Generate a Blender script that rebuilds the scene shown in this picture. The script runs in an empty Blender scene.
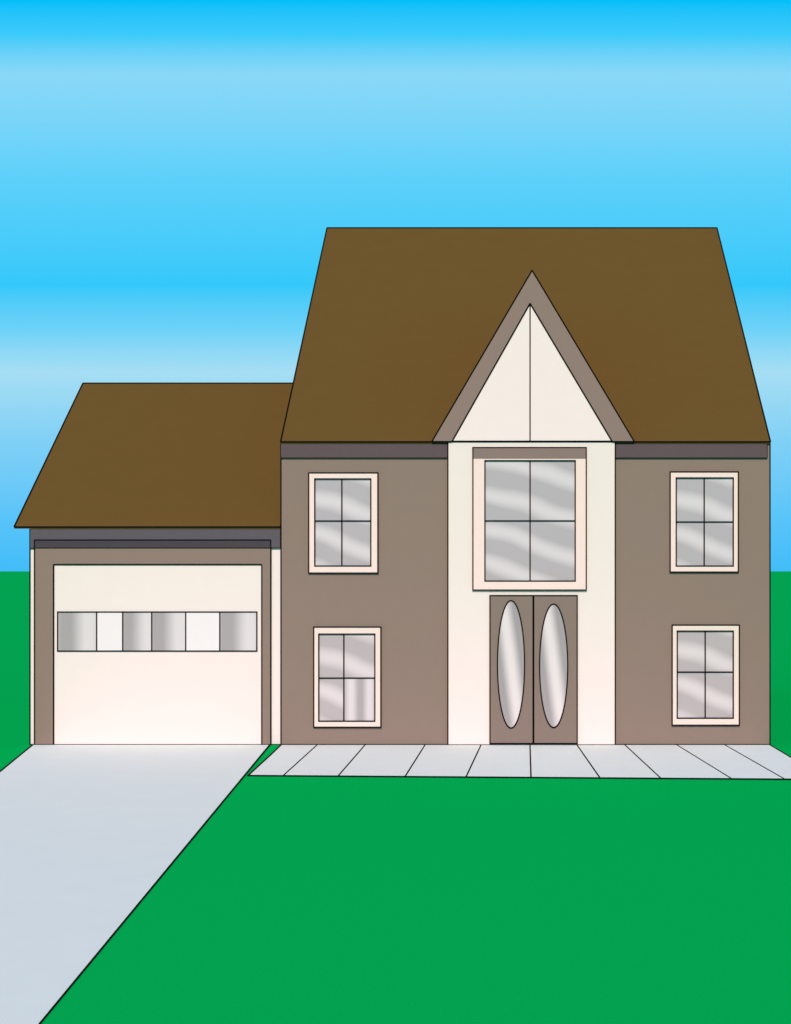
import bpy, bmesh, math
from mathutils import Vector

S=60.0; D=20.0; H=2.9; FPX=1200.0
def X(px): return (px-508)/S
def Z(py): return (745-py)/S
def G(px,py):
    d=H*FPX/(py-571.0)
    return ((px-508)*d/FPX, d-D)

scene=bpy.context.scene
scene.view_settings.view_transform='Standard'
scene.view_settings.look='None'
scene.view_settings.exposure=0

def lin(c):
    r=[]
    for v in c:
        v/=255.0
        r.append(v/12.92 if v<=0.04045 else ((v+0.055)/1.055)**2.4)
    return r+[1.0]

# ------------------------------------------------------------ materials
def base_mat(name,rough=0.8,spec=0.2):
    m=bpy.data.materials.new(name); m.use_nodes=True
    nt=m.node_tree; b=nt.nodes['Principled BSDF']
    b.inputs['Roughness'].default_value=rough
    b.inputs['Specular IOR Level'].default_value=spec
    return m,nt,b
def noise_mat(name,alb,var=0.06,scale=6.0,bump=0.15,bscale=80,rough=0.85,spec=0.15,dist=0.003):
    m,nt,b=base_mat(name,rough,spec)
    N=nt.nodes; L=nt.links
    tc=N.new('ShaderNodeTexCoord')
    n1=N.new('ShaderNodeTexNoise'); n1.inputs['Scale'].default_value=scale; n1.inputs['Detail'].default_value=8
    L.new(tc.outputs['Object'],n1.inputs['Vector'])
    r=N.new('ShaderNodeValToRGB')
    r.color_ramp.elements[0].position=0.3; r.color_ramp.elements[1].position=0.7
    r.color_ramp.elements[0].color=[max(0,c*(1-var)) for c in alb]+[1]
    r.color_ramp.elements[1].color=[min(1,c*(1+var)) for c in alb]+[1]
    L.new(n1.outputs['Fac'],r.inputs['Fac']); L.new(r.outputs['Color'],b.inputs['Base Color'])
    n2=N.new('ShaderNodeTexNoise'); n2.inputs['Scale'].default_value=bscale; n2.inputs['Detail'].default_value=4
    L.new(tc.outputs['Object'],n2.inputs['Vector'])
    bp=N.new('ShaderNodeBump'); bp.inputs['Strength'].default_value=bump; bp.inputs['Distance'].default_value=dist
    L.new(n2.outputs['Fac'],bp.inputs['Height']); L.new(bp.outputs['Normal'],b.inputs['Normal'])
    return m
M_brown=noise_mat('brown_stucco',(0.270,0.171,0.136),0.012,5,0.06,90)
M_door=noise_mat('brown_paint',(0.240,0.152,0.121),0.012,5,0.05,60,0.5,0.3)
M_cream=noise_mat('cream_stucco',(0.875,0.662,0.605),0.008,4,0.05,90)
M_gable=noise_mat('cream_gable_paint',(0.93,0.675,0.640),0.008,4,0.05,90)
M_rake=noise_mat('brown_rake_paint',(0.285,0.172,0.146),0.012,5,0.06,90)
M_peach=noise_mat('peach_trim',(0.94,0.630,0.570),0.01,8,0.04,60,0.6)
M_ivory=noise_mat('ivory_trim',(0.86,0.615,0.53),0.01,8,0.04,60,0.6)
M_mauve=noise_mat('mauve_eave_shade',(0.118,0.070,0.076),0.02,8,0.05,60,0.7)  # mauve to taupe: eave shade put into solid dark colours
M_grey=noise_mat('slate_grey_eave_shade',(0.112,0.083,0.095),0.02,8,0.05,60,0.7)
M_dgrey=noise_mat('dark_grey_eave_shade',(0.066,0.047,0.054),0.02,8,0.05,60,0.7)
M_head_shade=noise_mat('taupe_eave_shade',(0.26,0.162,0.14),0.02,8,0.05,60,0.7)
M_conc=noise_mat('pale_concrete',(0.675,0.652,0.645),0.012,2.5,0.08,70,0.9,0.1)
M_line=noise_mat('black_joint',(0.004,0.004,0.004),0.1,8,0.05,60,0.9,0.03)

def roof_mat():
    m,nt,b=base_mat('brown_shingles',0.9,0.05); N=nt.nodes; L=nt.links
    tc=N.new('ShaderNodeTexCoord')
    sx=N.new('ShaderNodeSeparateXYZ'); cx=N.new('ShaderNodeCombineXYZ')
    L.new(tc.outputs['Object'],sx.inputs[0]); L.new(sx.outputs['X'],cx.inputs['X']); L.new(sx.outputs['Z'],cx.inputs['Y'])
    br=N.new('ShaderNodeTexBrick'); br.inputs['Scale'].default_value=1
    br.inputs['Brick Width'].default_value=0.30; br.inputs['Row Height'].default_value=0.13
    br.inputs['Mortar Size'].default_value=0.006; br.inputs['Mortar Smooth'].default_value=0.4
    br.inputs['Color1'].default_value=(0.122,0.0625,0.0165,1)
    br.inputs['Color2'].default_value=(0.119,0.061,0.016,1)
    br.inputs['Mortar'].default_value=(0.116,0.0595,0.0155,1)
    L.new(cx.outputs[0],br.inputs['Vector'])
    L.new(br.outputs['Color'],b.inputs['Base Color'])
    n2=N.new('ShaderNodeTexNoise'); n2.inputs['Scale'].default_value=70
    L.new(tc.outputs['Object'],n2.inputs['Vector'])
    bp=N.new('ShaderNodeBump'); bp.inputs['Strength'].default_value=0.06; bp.inputs['Distance'].default_value=0.003
    L.new(n2.outputs['Fac'],bp.inputs['Height']); L.new(bp.outputs['Normal'],b.inputs['Normal'])
    return m
M_roof=roof_mat()

def grass_mat():
    m,nt,b=base_mat('green_lawn',0.95,0.0); N=nt.nodes; L=nt.links
    tc=N.new('ShaderNodeTexCoord')
    n1=N.new('ShaderNodeTexNoise'); n1.inputs['Scale'].default_value=35; n1.inputs['Detail'].default_value=6
    L.new(tc.outputs['Object'],n1.inputs['Vector'])
    r=N.new('ShaderNodeValToRGB')
    r.color_ramp.elements[0].position=0.3; r.color_ramp.elements[1].position=0.7
    r.color_ramp.elements[0].color=(0.0008,0.338,0.067,1)
    r.color_ramp.elements[1].color=(0.0012,0.358,0.072,1)
    L.new(n1.outputs['Fac'],r.inputs['Fac']); L.new(r.outputs['Color'],b.inputs['Base Color'])
    return m
M_grass=grass_mat()

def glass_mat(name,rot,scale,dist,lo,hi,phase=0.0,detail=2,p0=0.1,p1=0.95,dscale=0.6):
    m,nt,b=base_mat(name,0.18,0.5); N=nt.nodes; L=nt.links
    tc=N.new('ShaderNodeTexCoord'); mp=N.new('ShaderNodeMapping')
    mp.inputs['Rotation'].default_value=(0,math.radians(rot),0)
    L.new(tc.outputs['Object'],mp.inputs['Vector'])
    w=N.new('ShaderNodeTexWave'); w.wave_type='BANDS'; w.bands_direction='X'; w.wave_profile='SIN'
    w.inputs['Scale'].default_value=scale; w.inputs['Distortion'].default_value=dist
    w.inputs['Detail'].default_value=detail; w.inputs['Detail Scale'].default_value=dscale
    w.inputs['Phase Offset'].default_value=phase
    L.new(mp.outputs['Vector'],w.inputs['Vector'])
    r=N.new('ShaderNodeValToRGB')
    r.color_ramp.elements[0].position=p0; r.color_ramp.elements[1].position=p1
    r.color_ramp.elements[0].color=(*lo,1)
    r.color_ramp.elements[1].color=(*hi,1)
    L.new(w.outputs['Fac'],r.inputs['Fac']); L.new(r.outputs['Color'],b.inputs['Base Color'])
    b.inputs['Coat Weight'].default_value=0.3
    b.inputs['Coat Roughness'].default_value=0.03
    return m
M_glass=glass_mat('window_glass_painted_streaks',76,0.55,3.0,(0.50,0.378,0.382),(0.74,0.565,0.565),0.5,2,0.3,1.0,0.9)  # reflection streaks painted into the glass colour
M_gglass=glass_mat('silver_painted_sheen_glass',0,0.42,0.0,(0.41,0.318,0.318),(0.75,0.59,0.585),1.5,0)  # smooth pane, left-right sheen painted as a colour gradient
M_vglass=glass_mat('vertical_painted_sheen_glass',0,1.0,0.0,(0.44,0.335,0.34),(0.74,0.57,0.57),0.8,0)  # upright reflection bands painted into the colour, surface is flat
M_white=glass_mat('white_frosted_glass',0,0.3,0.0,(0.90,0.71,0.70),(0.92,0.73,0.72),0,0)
M_oval=glass_mat('oval_painted_sheen_glass',8,0.75,0.3,(0.38,0.295,0.30),(0.80,0.62,0.61),3.1,1)  # metallic-looking sheen across the oval is base colour only

# ------------------------------------------------------------ mesh builder
ORG={}
class B:
    def __init__(s): s.bm=bmesh.new(); s.mats=[]
    def mi(s,m):
        if m not in s.mats: s.mats.append(m)
        return s.mats.index(m)
    def ext(s,poly,vec,m):
        v=Vector(vec)
        s.loft([Vector(p) for p in poly],[Vector(p)+v for p in poly],m)
    def loft(s,A,C,m):
        i=s.mi(m)
        a=[s.bm.verts.new(p) for p in A]
        b=[s.bm.verts.new(p) for p in C]
        n=len(A); fs=[s.bm.faces.new(a),s.bm.faces.new(b[::-1])]
        for k in range(n):
            fs.append(s.bm.faces.new([a[k],b[k],b[(k+1)%n],a[(k+1)%n]]))
        for f in fs: f.material_index=i
        bmesh.ops.recalc_face_normals(s.bm,faces=fs)
    def pf(s,pts,y0,y1,m):
        s.ext([(x,y0,z) for x,z in pts],(0,y1-y0,0),m)
    def box(s,x0,x1,y0,y1,z0,z1,m):
        s.pf([(x0,z0),(x1,z0),(x1,z1),(x0,z1)],y0,y1,m)
    def bar(s,a,b,m=None,w=0.02,w1=None,flat=1.0):
        m=m or M_line
        w1=w if w1 is None else w1
        a=Vector(a); b=Vector(b); d=(b-a)
        if d.length<1e-6: return
        d.normalize()
        up=Vector((0,1,0)) if abs(d.y)<0.9 else Vector((0,0,1))
        if flat!=1.0: up=Vector((0,0,1))
        u=d.cross(up).normalized(); v=u.cross(d).normalized()*flat
        def q(c,k): return [c+u*k+v*k,c-u*k+v*k,c-u*k-v*k,c+u*k-v*k]
        s.loft(q(a,w/2),q(b,w1/2),m)
    # thin facade line: full width w, only 4 mm proud of the surface
    def fl(s,a,b,w=0.021): 
        a=Vector(a); b=Vector(b); d=(b-a).normalized()
        n=Vector((0,1,0)); u=d.cross(n).normalized()*w/2; v=n*0.005
        q=lambda c:[c+u+v,c-u+v,c-u-v,c+u-v]
        s.loft(q(a),q(b),M_line)
    def rect(s,x0,x1,z0,z1,y,w=0.021):
        h=w/2
        s.fl((x0-h,y,z0),(x1+h,y,z0),w); s.fl((x0-h,y,z1),(x1+h,y,z1),w)
        s.fl((x0,y,z0+h),(x0,y,z1-h),w); s.fl((x1,y,z0+h),(x1,y,z1-h),w)
    def ring(s,x0,x1,z0,z1,t0,t1,t2,t3,y0,y1,m,mtop=None):
        s.box(x0,x0+t0,y0,y1,z0,z1,m); s.box(x1-t1,x1,y0,y1,z0,z1,m)
        s.box(x0+t0,x1-t1,y0,y1,z0,z0+t2,m); s.box(x0+t0,x1-t1,y0,y1,z1-t3,z1,mtop or m)
    def make(s,name,origin,parent=None,**props):
        o=Vector(origin)
        bmesh.ops.translate(s.bm,verts=s.bm.verts,vec=-o)
        me=bpy.data.meshes.new(name); s.bm.to_mesh(me); s.bm.free()
        for m in s.mats: me.materials.append(m)
        ob=bpy.data.objects.new(name,me); scene.collection.objects.link(ob)
        ORG[ob.name]=o
        if parent: ob.parent=parent; ob.location=o-ORG[parent.name]
        else: ob.location=o
        for k,v in props.items(): ob[k]=v
        return ob

# ------------------------------------------------------------ setting
b=B(); R=9000
b.ext([(-R,-R,-0.5),(R,-R,-0.5),(R,R,-0.5),(-R,R,-0.5)],(0,0,0.5),M_grass)
b.make('ground',(0,0,0),kind='structure',label='flat bright green mown lawn around the house')

def g3(px,py,z): x,y=G(px,py); return (x,y,z)
def extend(p,q,k): return tuple(p[i]+(q[i]-p[i])*k for i in range(len(p)))
T=0.006
b=B()
tl=g3(33,745,-0.01); tr=g3(270,745,-0.01)
bl=extend(tl,g3(0,772,-0.01),4.35); bn=g3(40,1024,-0.01); br=extend(tr,bn,1.25)
b.ext([tl,bl,br,tr],(0,0,T+0.01),M_conc)
up=Vector((0,0,T+0.01))
b.bar(Vector(tl)+up,Vector(bl)+up,w=0.03,flat=0.3)
b.bar(Vector(tr)+up,Vector(bn)+up,w=0.03,w1=0.0125,flat=0.3)
b.bar(Vector(bn)+up,Vector(br)+up,w=0.0125,flat=0.3)
b.make('driveway',(-5.9,-2,0),kind='structure',label='pale grey concrete driveway leading to the garage door')

b=B()
pts=[(281,745.3),(271,755),(248,776),(828,780),(770,745.3)]
pp=[g3(px,py,-0.01) for px,py in pts]
b.ext(pp,(0,0,T+0.01),M_conc)
top=[Vector(p)+up for p in pp]
for i in range(4):
    b.bar(top[i],top[i+1],w=0.03 if i!=2 else 0.08,flat=0.3 if i!=2 else 0.12)
for a,c in [(317,283),(365,338),(425,405),(481,466),(530,531),(577,600),(625,661),(677,732),(725,785)]:
    rb=776+(c-248)*4/580
    b.bar(g3(a,745.4,T),g3(c,rb,T),w=0.022,flat=0.3)
b.make('path',(0,-1.5,0),kind='structure',label='pale grey paved path with dark joints along the house front')

# ------------------------------------------------------------ house
house=bpy.data.objects.new('house',None); scene.collection.objects.link(house)
house.location=(-1.8,0,0); ORG['house']=Vector((-1.8,0,0))
house['label']='two-storey brown and cream house with steep brown roof and attached garage'
house['category']='house'
ZB=0.004   # height of the dark base joint

x0,x1=X(281),X(770); ze=Z(442)-0.01; YR=5.08; ZR=10.07; YB=2*YR
b=B()
b.ext([(x0,0,0),(x0,YB,0),(x0,YB,ze-.04),(x0,YR,ZR-0.08),(x0,0,ze-.04)],(x1-x0,0,0),M_brown)
b.bar((x0,0,0.0),(x0,0,ze)); b.bar((x1,0,0),(x1,0,ze))
b.fl((x0,-0.004,ZB),(x1,-0.004,ZB),w=0.024)
b.make('wall',((x0+x1)/2,0,0),house,label='brown stucco wall of the main house')

def roof(name,xa,xb,ye,zeave,yr,zr,th,ent,label):
    b=B(); yb=2*yr-ye
    b.ext([(xa,ye,zeave),(xa,yr,zr),(xa,yb,zeave),(xa,yb,zeave-th),(xa,yr,zr-th),(xa,ye,zeave-th)],(xb-xa,0,0),M_roof)
    b.bar((xa,ye,zeave),(xb,ye,zeave),w=0.022); b.bar((xa,yr,zr),(xb,yr,zr),w=0.026)
    b.bar((xa,ye,zeave),(xa,yr,zr),w=0.023); b.bar((xb,ye,zeave),(xb,yr,zr),w=0.023)
    b.bar((xa,yb,zeave),(xb,yb,zeave)); b.bar((xa,yb,zeave),(xa,yr,zr)); b.bar((xb,yb,zeave),(xb,yr,zr))
    return b.make(name,((xa+xb)/2,yr,zeave),ent,label=label)
roof('roof',x0,x1,-0.03,Z(442),YR,ZR,0.03,house,'steep dark brown shingle roof of the main house')

for xa,xb in ((281,448),(615,767)):
    b=B(); b.box(X(xa)+.005,X(xb)-.002,-0.022,0,Z(458),Z(442)-.035,M_mauve)  # solid strip standing in for shade below the main eave
    b.fl((X(xa),-0.022,Z(458)),(X(xb),-0.022,Z(458)),w=0.010)
    if xb==767: b.fl((X(xb),-0.022,Z(458)),(X(xb),-0.022,Z(443.5)),w=0.010)
    b.make('eave_shade_band',((X(xa)+X(xb))/2,0,Z(450)),house,label='dark mauve band painting in the shade under the eave')

b=B(); b.box(X(448),X(615),-0.04,0,0,Z(442),M_cream)
b.fl((X(448),-0.04,0),(X(448),-0.04,Z(442))); b.fl((X(615),-0.04,0),(X(615),-0.04,Z(442)))
b.fl((X(448),-0.044,ZB),(X(615),-0.044,ZB),w=0.024)
b.make('entrance_wall',(X(531),0,0),house,label='cream stucco entrance bay wall')

def P(px,py): return (X(px),Z(py))
def L3(px,py,y): return (X(px),y,Z(py))
b=B()
b.pf([P(433,442),P(532,272.5),P(633,442)],-0.042,2.87,M_roof)
b.make('gable_roof',(X(532),1.4,Z(442)),house,label='small brown cross gable roof above the entrance')
b=B()
b.pf([P(452,441.6),P(530,304),P(612,441.6)],-0.050,-0.042,M_gable)
b.fl(L3(530,304,-0.050),L3(530,441,-0.050))
b.fl(L3(452,441.6,-0.050),L3(612,441.6,-0.050),w=0.024)
b.make('gable_wall',(X(532),-0.05,Z(442)),house,label='cream triangular gable panel with centre seam')
b=B()
b.pf([P(432,442),P(452,442),P(530,304),P(532,271)],-0.054,-0.042,M_rake)
b.pf([P(532,271),P(530,304),P(612,442),P(634,442)],-0.054,-0.042,M_rake)
for p,q in (((432,442),(532,271)),((532,271),(634,442)),((452,442),(530,304)),((530,304),(612,442)),((432,442),(452,442)),((612,442),(634,442))):
    b.fl(L3(*p,-0.054),L3(*q,-0.054),w=0.022)
b.make('gable_trim',(X(532),-0.05,Z(442)),house,label='brown rake boards edging the entrance gable')

def window(o,i,mx,my,ys,m,label,head=None,banded=False):
    ox0,ox1,oy0,oy1=o; ix0,ix1,iy0,iy1=i
    d=0.024; b=B()
    b.ring(X(ox0),X(ox1),Z(oy1),Z(oy0),(ix0-ox0)/S,(ox1-ix1)/S,(oy1-iy1)/S,(iy0-oy0)/S,ys-d,ys,m)
    if head: b.box(X(ox0)+.004,X(ox1)-.004,ys-d-0.004,ys-d,Z(head),Z(oy0)-.004,M_head_shade)  # eave shade continued over the window head as a darker strip
    b.rect(X(ox0),X(ox1),Z(oy1),Z(oy0),ys-d)
    b.rect(X(ix0),X(ix1),Z(iy1),Z(iy0),ys-d)
    c=(X(mx),ys,Z(oy1))
    w=b.make('window',c,house,label=label)
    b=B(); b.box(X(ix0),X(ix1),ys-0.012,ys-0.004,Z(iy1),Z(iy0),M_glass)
    if banded: b.box(X(mx),X(ix1),ys-0.014,ys-0.012,Z(iy1),Z(my),M_vglass)
    b.make('window_pane',(X(mx),ys-.02,Z(my)),w)
    b=B(); yy=ys-0.018
    b.fl((X(mx),yy,Z(iy1)),(X(mx),yy,Z(iy0)))
    b.fl((X(ix0),yy,Z(my)),(X(mx)-.011,yy,Z(my)))
    b.fl((X(mx)+.011,yy,Z(my)),(X(ix1),yy,Z(my)))
    b.make('muntin',(X(mx),yy,Z(my)),w)
window((309,378,473,573),(315,371,479,566),342,521,0,M_peach,'small peach-framed four-pane upstairs window')
window((670,738,472,572),(676,733,478,566),704,522,0,M_peach,'small peach-framed four-pane upstairs window')
window((314,381,627,727),(319,375,634,721),344,678,0,M_ivory,'small ivory-framed ground floor window with painted sheen bands on one pane',banded=True)
window((672,739,625,725),(677,733,631,718),705,672,0,M_ivory,'small ivory-framed four-pane ground floor window')
window((473,586,448,590),(485,575,461,581),530,521,-0.04,M_peach,'large peach-framed four-pane window above the door',head=459)

def door(xa,xb,cx,cy,rx,ry):
    ya,yb=595.5,743; ys=-0.04
    b=B(); b.box(X(xa),X(xb),ys-0.02,ys,Z(yb),Z(ya),M_door)
    b.rect(X(xa),X(xb),Z(yb),Z(ya),ys-0.02)
    d=b.make('door',(X((xa+xb)/2),ys,Z(yb)),house,label='brown front door leaf with tall oval glass')
    b=B(); n=64
    el=[(X(cx)+rx/S*math.cos(2*math.pi*k/n),Z(cy)+ry/S*math.sin(2*math.pi*k/n)) for k in range(n)]
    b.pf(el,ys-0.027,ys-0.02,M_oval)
    for k in range(n):
        p,q=el[k],el[(k+1)%n]
        b.fl((p[0],ys-0.027,p[1]),(q[0],ys-0.027,q[1]))
    b.make('oval_window',(X(cx),ys-.03,Z(cy)),d)
door(490,533,511,664,13.5,63.5)
door(533.6,577,553.5,665.5,14,61.5)

# garage
gx0,gx1=X(30),X(281)-0.004; gy,gz=3.2,6.53; gze=Z(527)
b=B()
b.ext([(gx0,0.004,0),(gx0,2*gy,0),(gx0,2*gy,gze-.05),(gx0,gy,gz-.08),(gx0,0.004,gze-.05)],(gx1-gx0,0,0),M_cream)
b.bar((gx0,0.004,0),(gx0,0.004,gze-.03)); b.fl((gx0,0,ZB),(gx1,0,ZB),w=0.024)
b.make('garage_wall',((gx0+gx1)/2,0,0),house,label='cream stucco wall of the attached garage')
roof('garage_roof',X(15),gx1,-0.03,gze,gy,gz,0.03,house,'dark brown shingle roof of the attached garage')
b=B()
b.box(gx0+.012,gx1-.01,-0.020,0.004,Z(548),gze-.035,M_grey)  # garage eave shade built as a grey strip, darker inset next
b.box(X(35),X(271),-0.024,-0.020,Z(548),Z(540),M_dgrey)
b.fl((gx0,-0.020,Z(548)),(gx1,-0.020,Z(548)),w=0.012)
b.fl((X(35),-0.024,Z(540)),(X(271),-0.024,Z(540)),w=0.018)
b.fl((X(35),-0.024,Z(548)),(X(35),-0.024,Z(540)),w=0.018); b.fl((X(271),-0.024,Z(548)),(X(271),-0.024,Z(540)),w=0.018)
b.make('eave_shade_band',(X(155),0,Z(540)),house,label='slate grey band painting in the eave shade over the garage door')
b=B(); zt=Z(548)-.008; yf=-0.018
b.box(X(35),X(54),yf,0.004,0,zt,M_brown); b.box(X(262),X(271),yf,0.004,0,zt,M_brown)
b.box(X(54),X(262),yf,0.004,Z(564.5),zt,M_brown)
b.fl((X(35),yf,0),(X(35),yf,zt)); b.fl((X(271),yf,0),(X(271),yf,zt))
b.fl((X(54),yf,0),(X(54),yf,Z(564.5))); b.fl((X(262),yf,0),(X(262),yf,Z(564.5)))
b.fl((X(54),yf,Z(564.5)),(X(262),yf,Z(564.5)))
b.fl((X(35),yf-.004,ZB),(X(54),yf-.004,ZB),w=.024); b.fl((X(262),yf-.004,ZB),(X(271),yf-.004,ZB),w=.024)
b.make('garage_door_frame',(X(158),0,0),house,label='brown surround of the garage door')
b=B(); b.box(X(54),X(262),-0.008,0.004,0.002,Z(564.5),M_cream)
b.fl((X(54),-0.01,ZB),(X(262),-0.01,ZB),w=.024)
gd=b.make('garage_door',(X(158),0,0),house,label='wide cream garage door with a row of windows')
e=[58,97,123,152,186,220,257]
for k in range(6):
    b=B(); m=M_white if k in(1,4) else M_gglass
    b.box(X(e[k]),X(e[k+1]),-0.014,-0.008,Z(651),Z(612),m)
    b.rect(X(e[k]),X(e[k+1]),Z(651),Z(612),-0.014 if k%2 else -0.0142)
    b.make('garage_window',(X((e[k]+e[k+1])/2),-0.01,Z(631)),gd)

# ------------------------------------------------------------ camera
cam=bpy.data.cameras.new('camera'); co=bpy.data.objects.new('camera',cam); scene.collection.objects.link(co)
co.location=(0,-D,H); co.rotation_euler=(math.radians(90),0,0)
cam.sensor_width=36; cam.sensor_fit='AUTO'; cam.lens=36*FPX/1024
cam.shift_x=-112.5/1024; cam.shift_y=59/1024; cam.clip_end=30000
scene.camera=co

# ------------------------------------------------------------ light
EL=math.radians(42); AZ=math.radians(3)
dirv=Vector((math.sin(AZ)*math.cos(EL),math.cos(AZ)*math.cos(EL),-math.sin(EL)))
sun=bpy.data.lights.new('sun','SUN'); so=bpy.data.objects.new('sun',sun); scene.collection.objects.link(so)
sun.energy=3.6; sun.angle=math.radians(0.5); sun.color=(1.0,0.92,0.82)
so.rotation_euler=dirv.to_track_quat('-Z','Y').to_euler(); so.location=(0,-10,20)

w=bpy.data.worlds.new('World'); scene.world=w; w.use_nodes=True
nt=w.node_tree; N=nt.nodes; L=nt.links; N.clear()
out=N.new('ShaderNodeOutputWorld'); mix=N.new('ShaderNodeMixShader')
bg1=N.new('ShaderNodeBackground'); bg2=N.new('ShaderNodeBackground')
sky=N.new('ShaderNodeTexSky'); sky.sky_type='NISHITA'; sky.sun_disc=False
sky.sun_elevation=EL; sky.sun_rotation=math.radians(180)+AZ
L.new(sky.outputs[0],bg2.inputs[0]); bg2.inputs[1].default_value=0.08
tc=N.new('ShaderNodeTexCoord'); sp=N.new('ShaderNodeSeparateXYZ'); L.new(tc.outputs['Generated'],sp.inputs[0])
ab=N.new('ShaderNodeMath'); ab.operation='ABSOLUTE'; L.new(sp.outputs['Y'],ab.inputs[0])
mx=N.new('ShaderNodeMath'); mx.operation='MAXIMUM'; mx.inputs[1].default_value=0.05; L.new(ab.outputs[0],mx.inputs[0])
dv=N.new('ShaderNodeMath'); dv.operation='DIVIDE'; L.new(sp.outputs['Z'],dv.inputs[0]); L.new(mx.outputs[0],dv.inputs[1])
k=N.new('ShaderNodeMath'); k.operation='MULTIPLY'; k.inputs[1].default_value=FPX/600.0; L.new(dv.outputs[0],k.inputs[0])
rp=N.new('ShaderNodeValToRGB'); cr=rp.color_ramp
stops=[(571,(66,188,249)),(520,(88,196,249)),(440,(128,208,246)),(372,(166,222,244)),(330,(110,210,248)),(285,(52,200,250)),(180,(92,208,250)),(75,(138,216,248)),(35,(60,203,250)),(0,(0,190,250))]
for i,(row,c) in enumerate(stops):
    pos=(571-row)/600.0
    if i<2: el=cr.elements[i]; el.position=pos
    else: el=cr.elements.new(pos)
    el.color=lin(c)
L.new(k.outputs[0],rp.inputs[0]); L.new(rp.outputs[0],bg1.inputs[0]); bg1.inputs[1].default_value=1.0
mr=N.new('ShaderNodeMapRange'); mr.inputs['From Min'].default_value=0.50; mr.inputs['From Max'].default_value=0.75
L.new(sp.outputs['Z'],mr.inputs['Value'])
L.new(mr.outputs[0],mix.inputs[0]); L.new(bg1.outputs[0],mix.inputs[1]); L.new(bg2.outputs[0],mix.inputs[2])
L.new(mix.outputs[0],out.inputs[0])
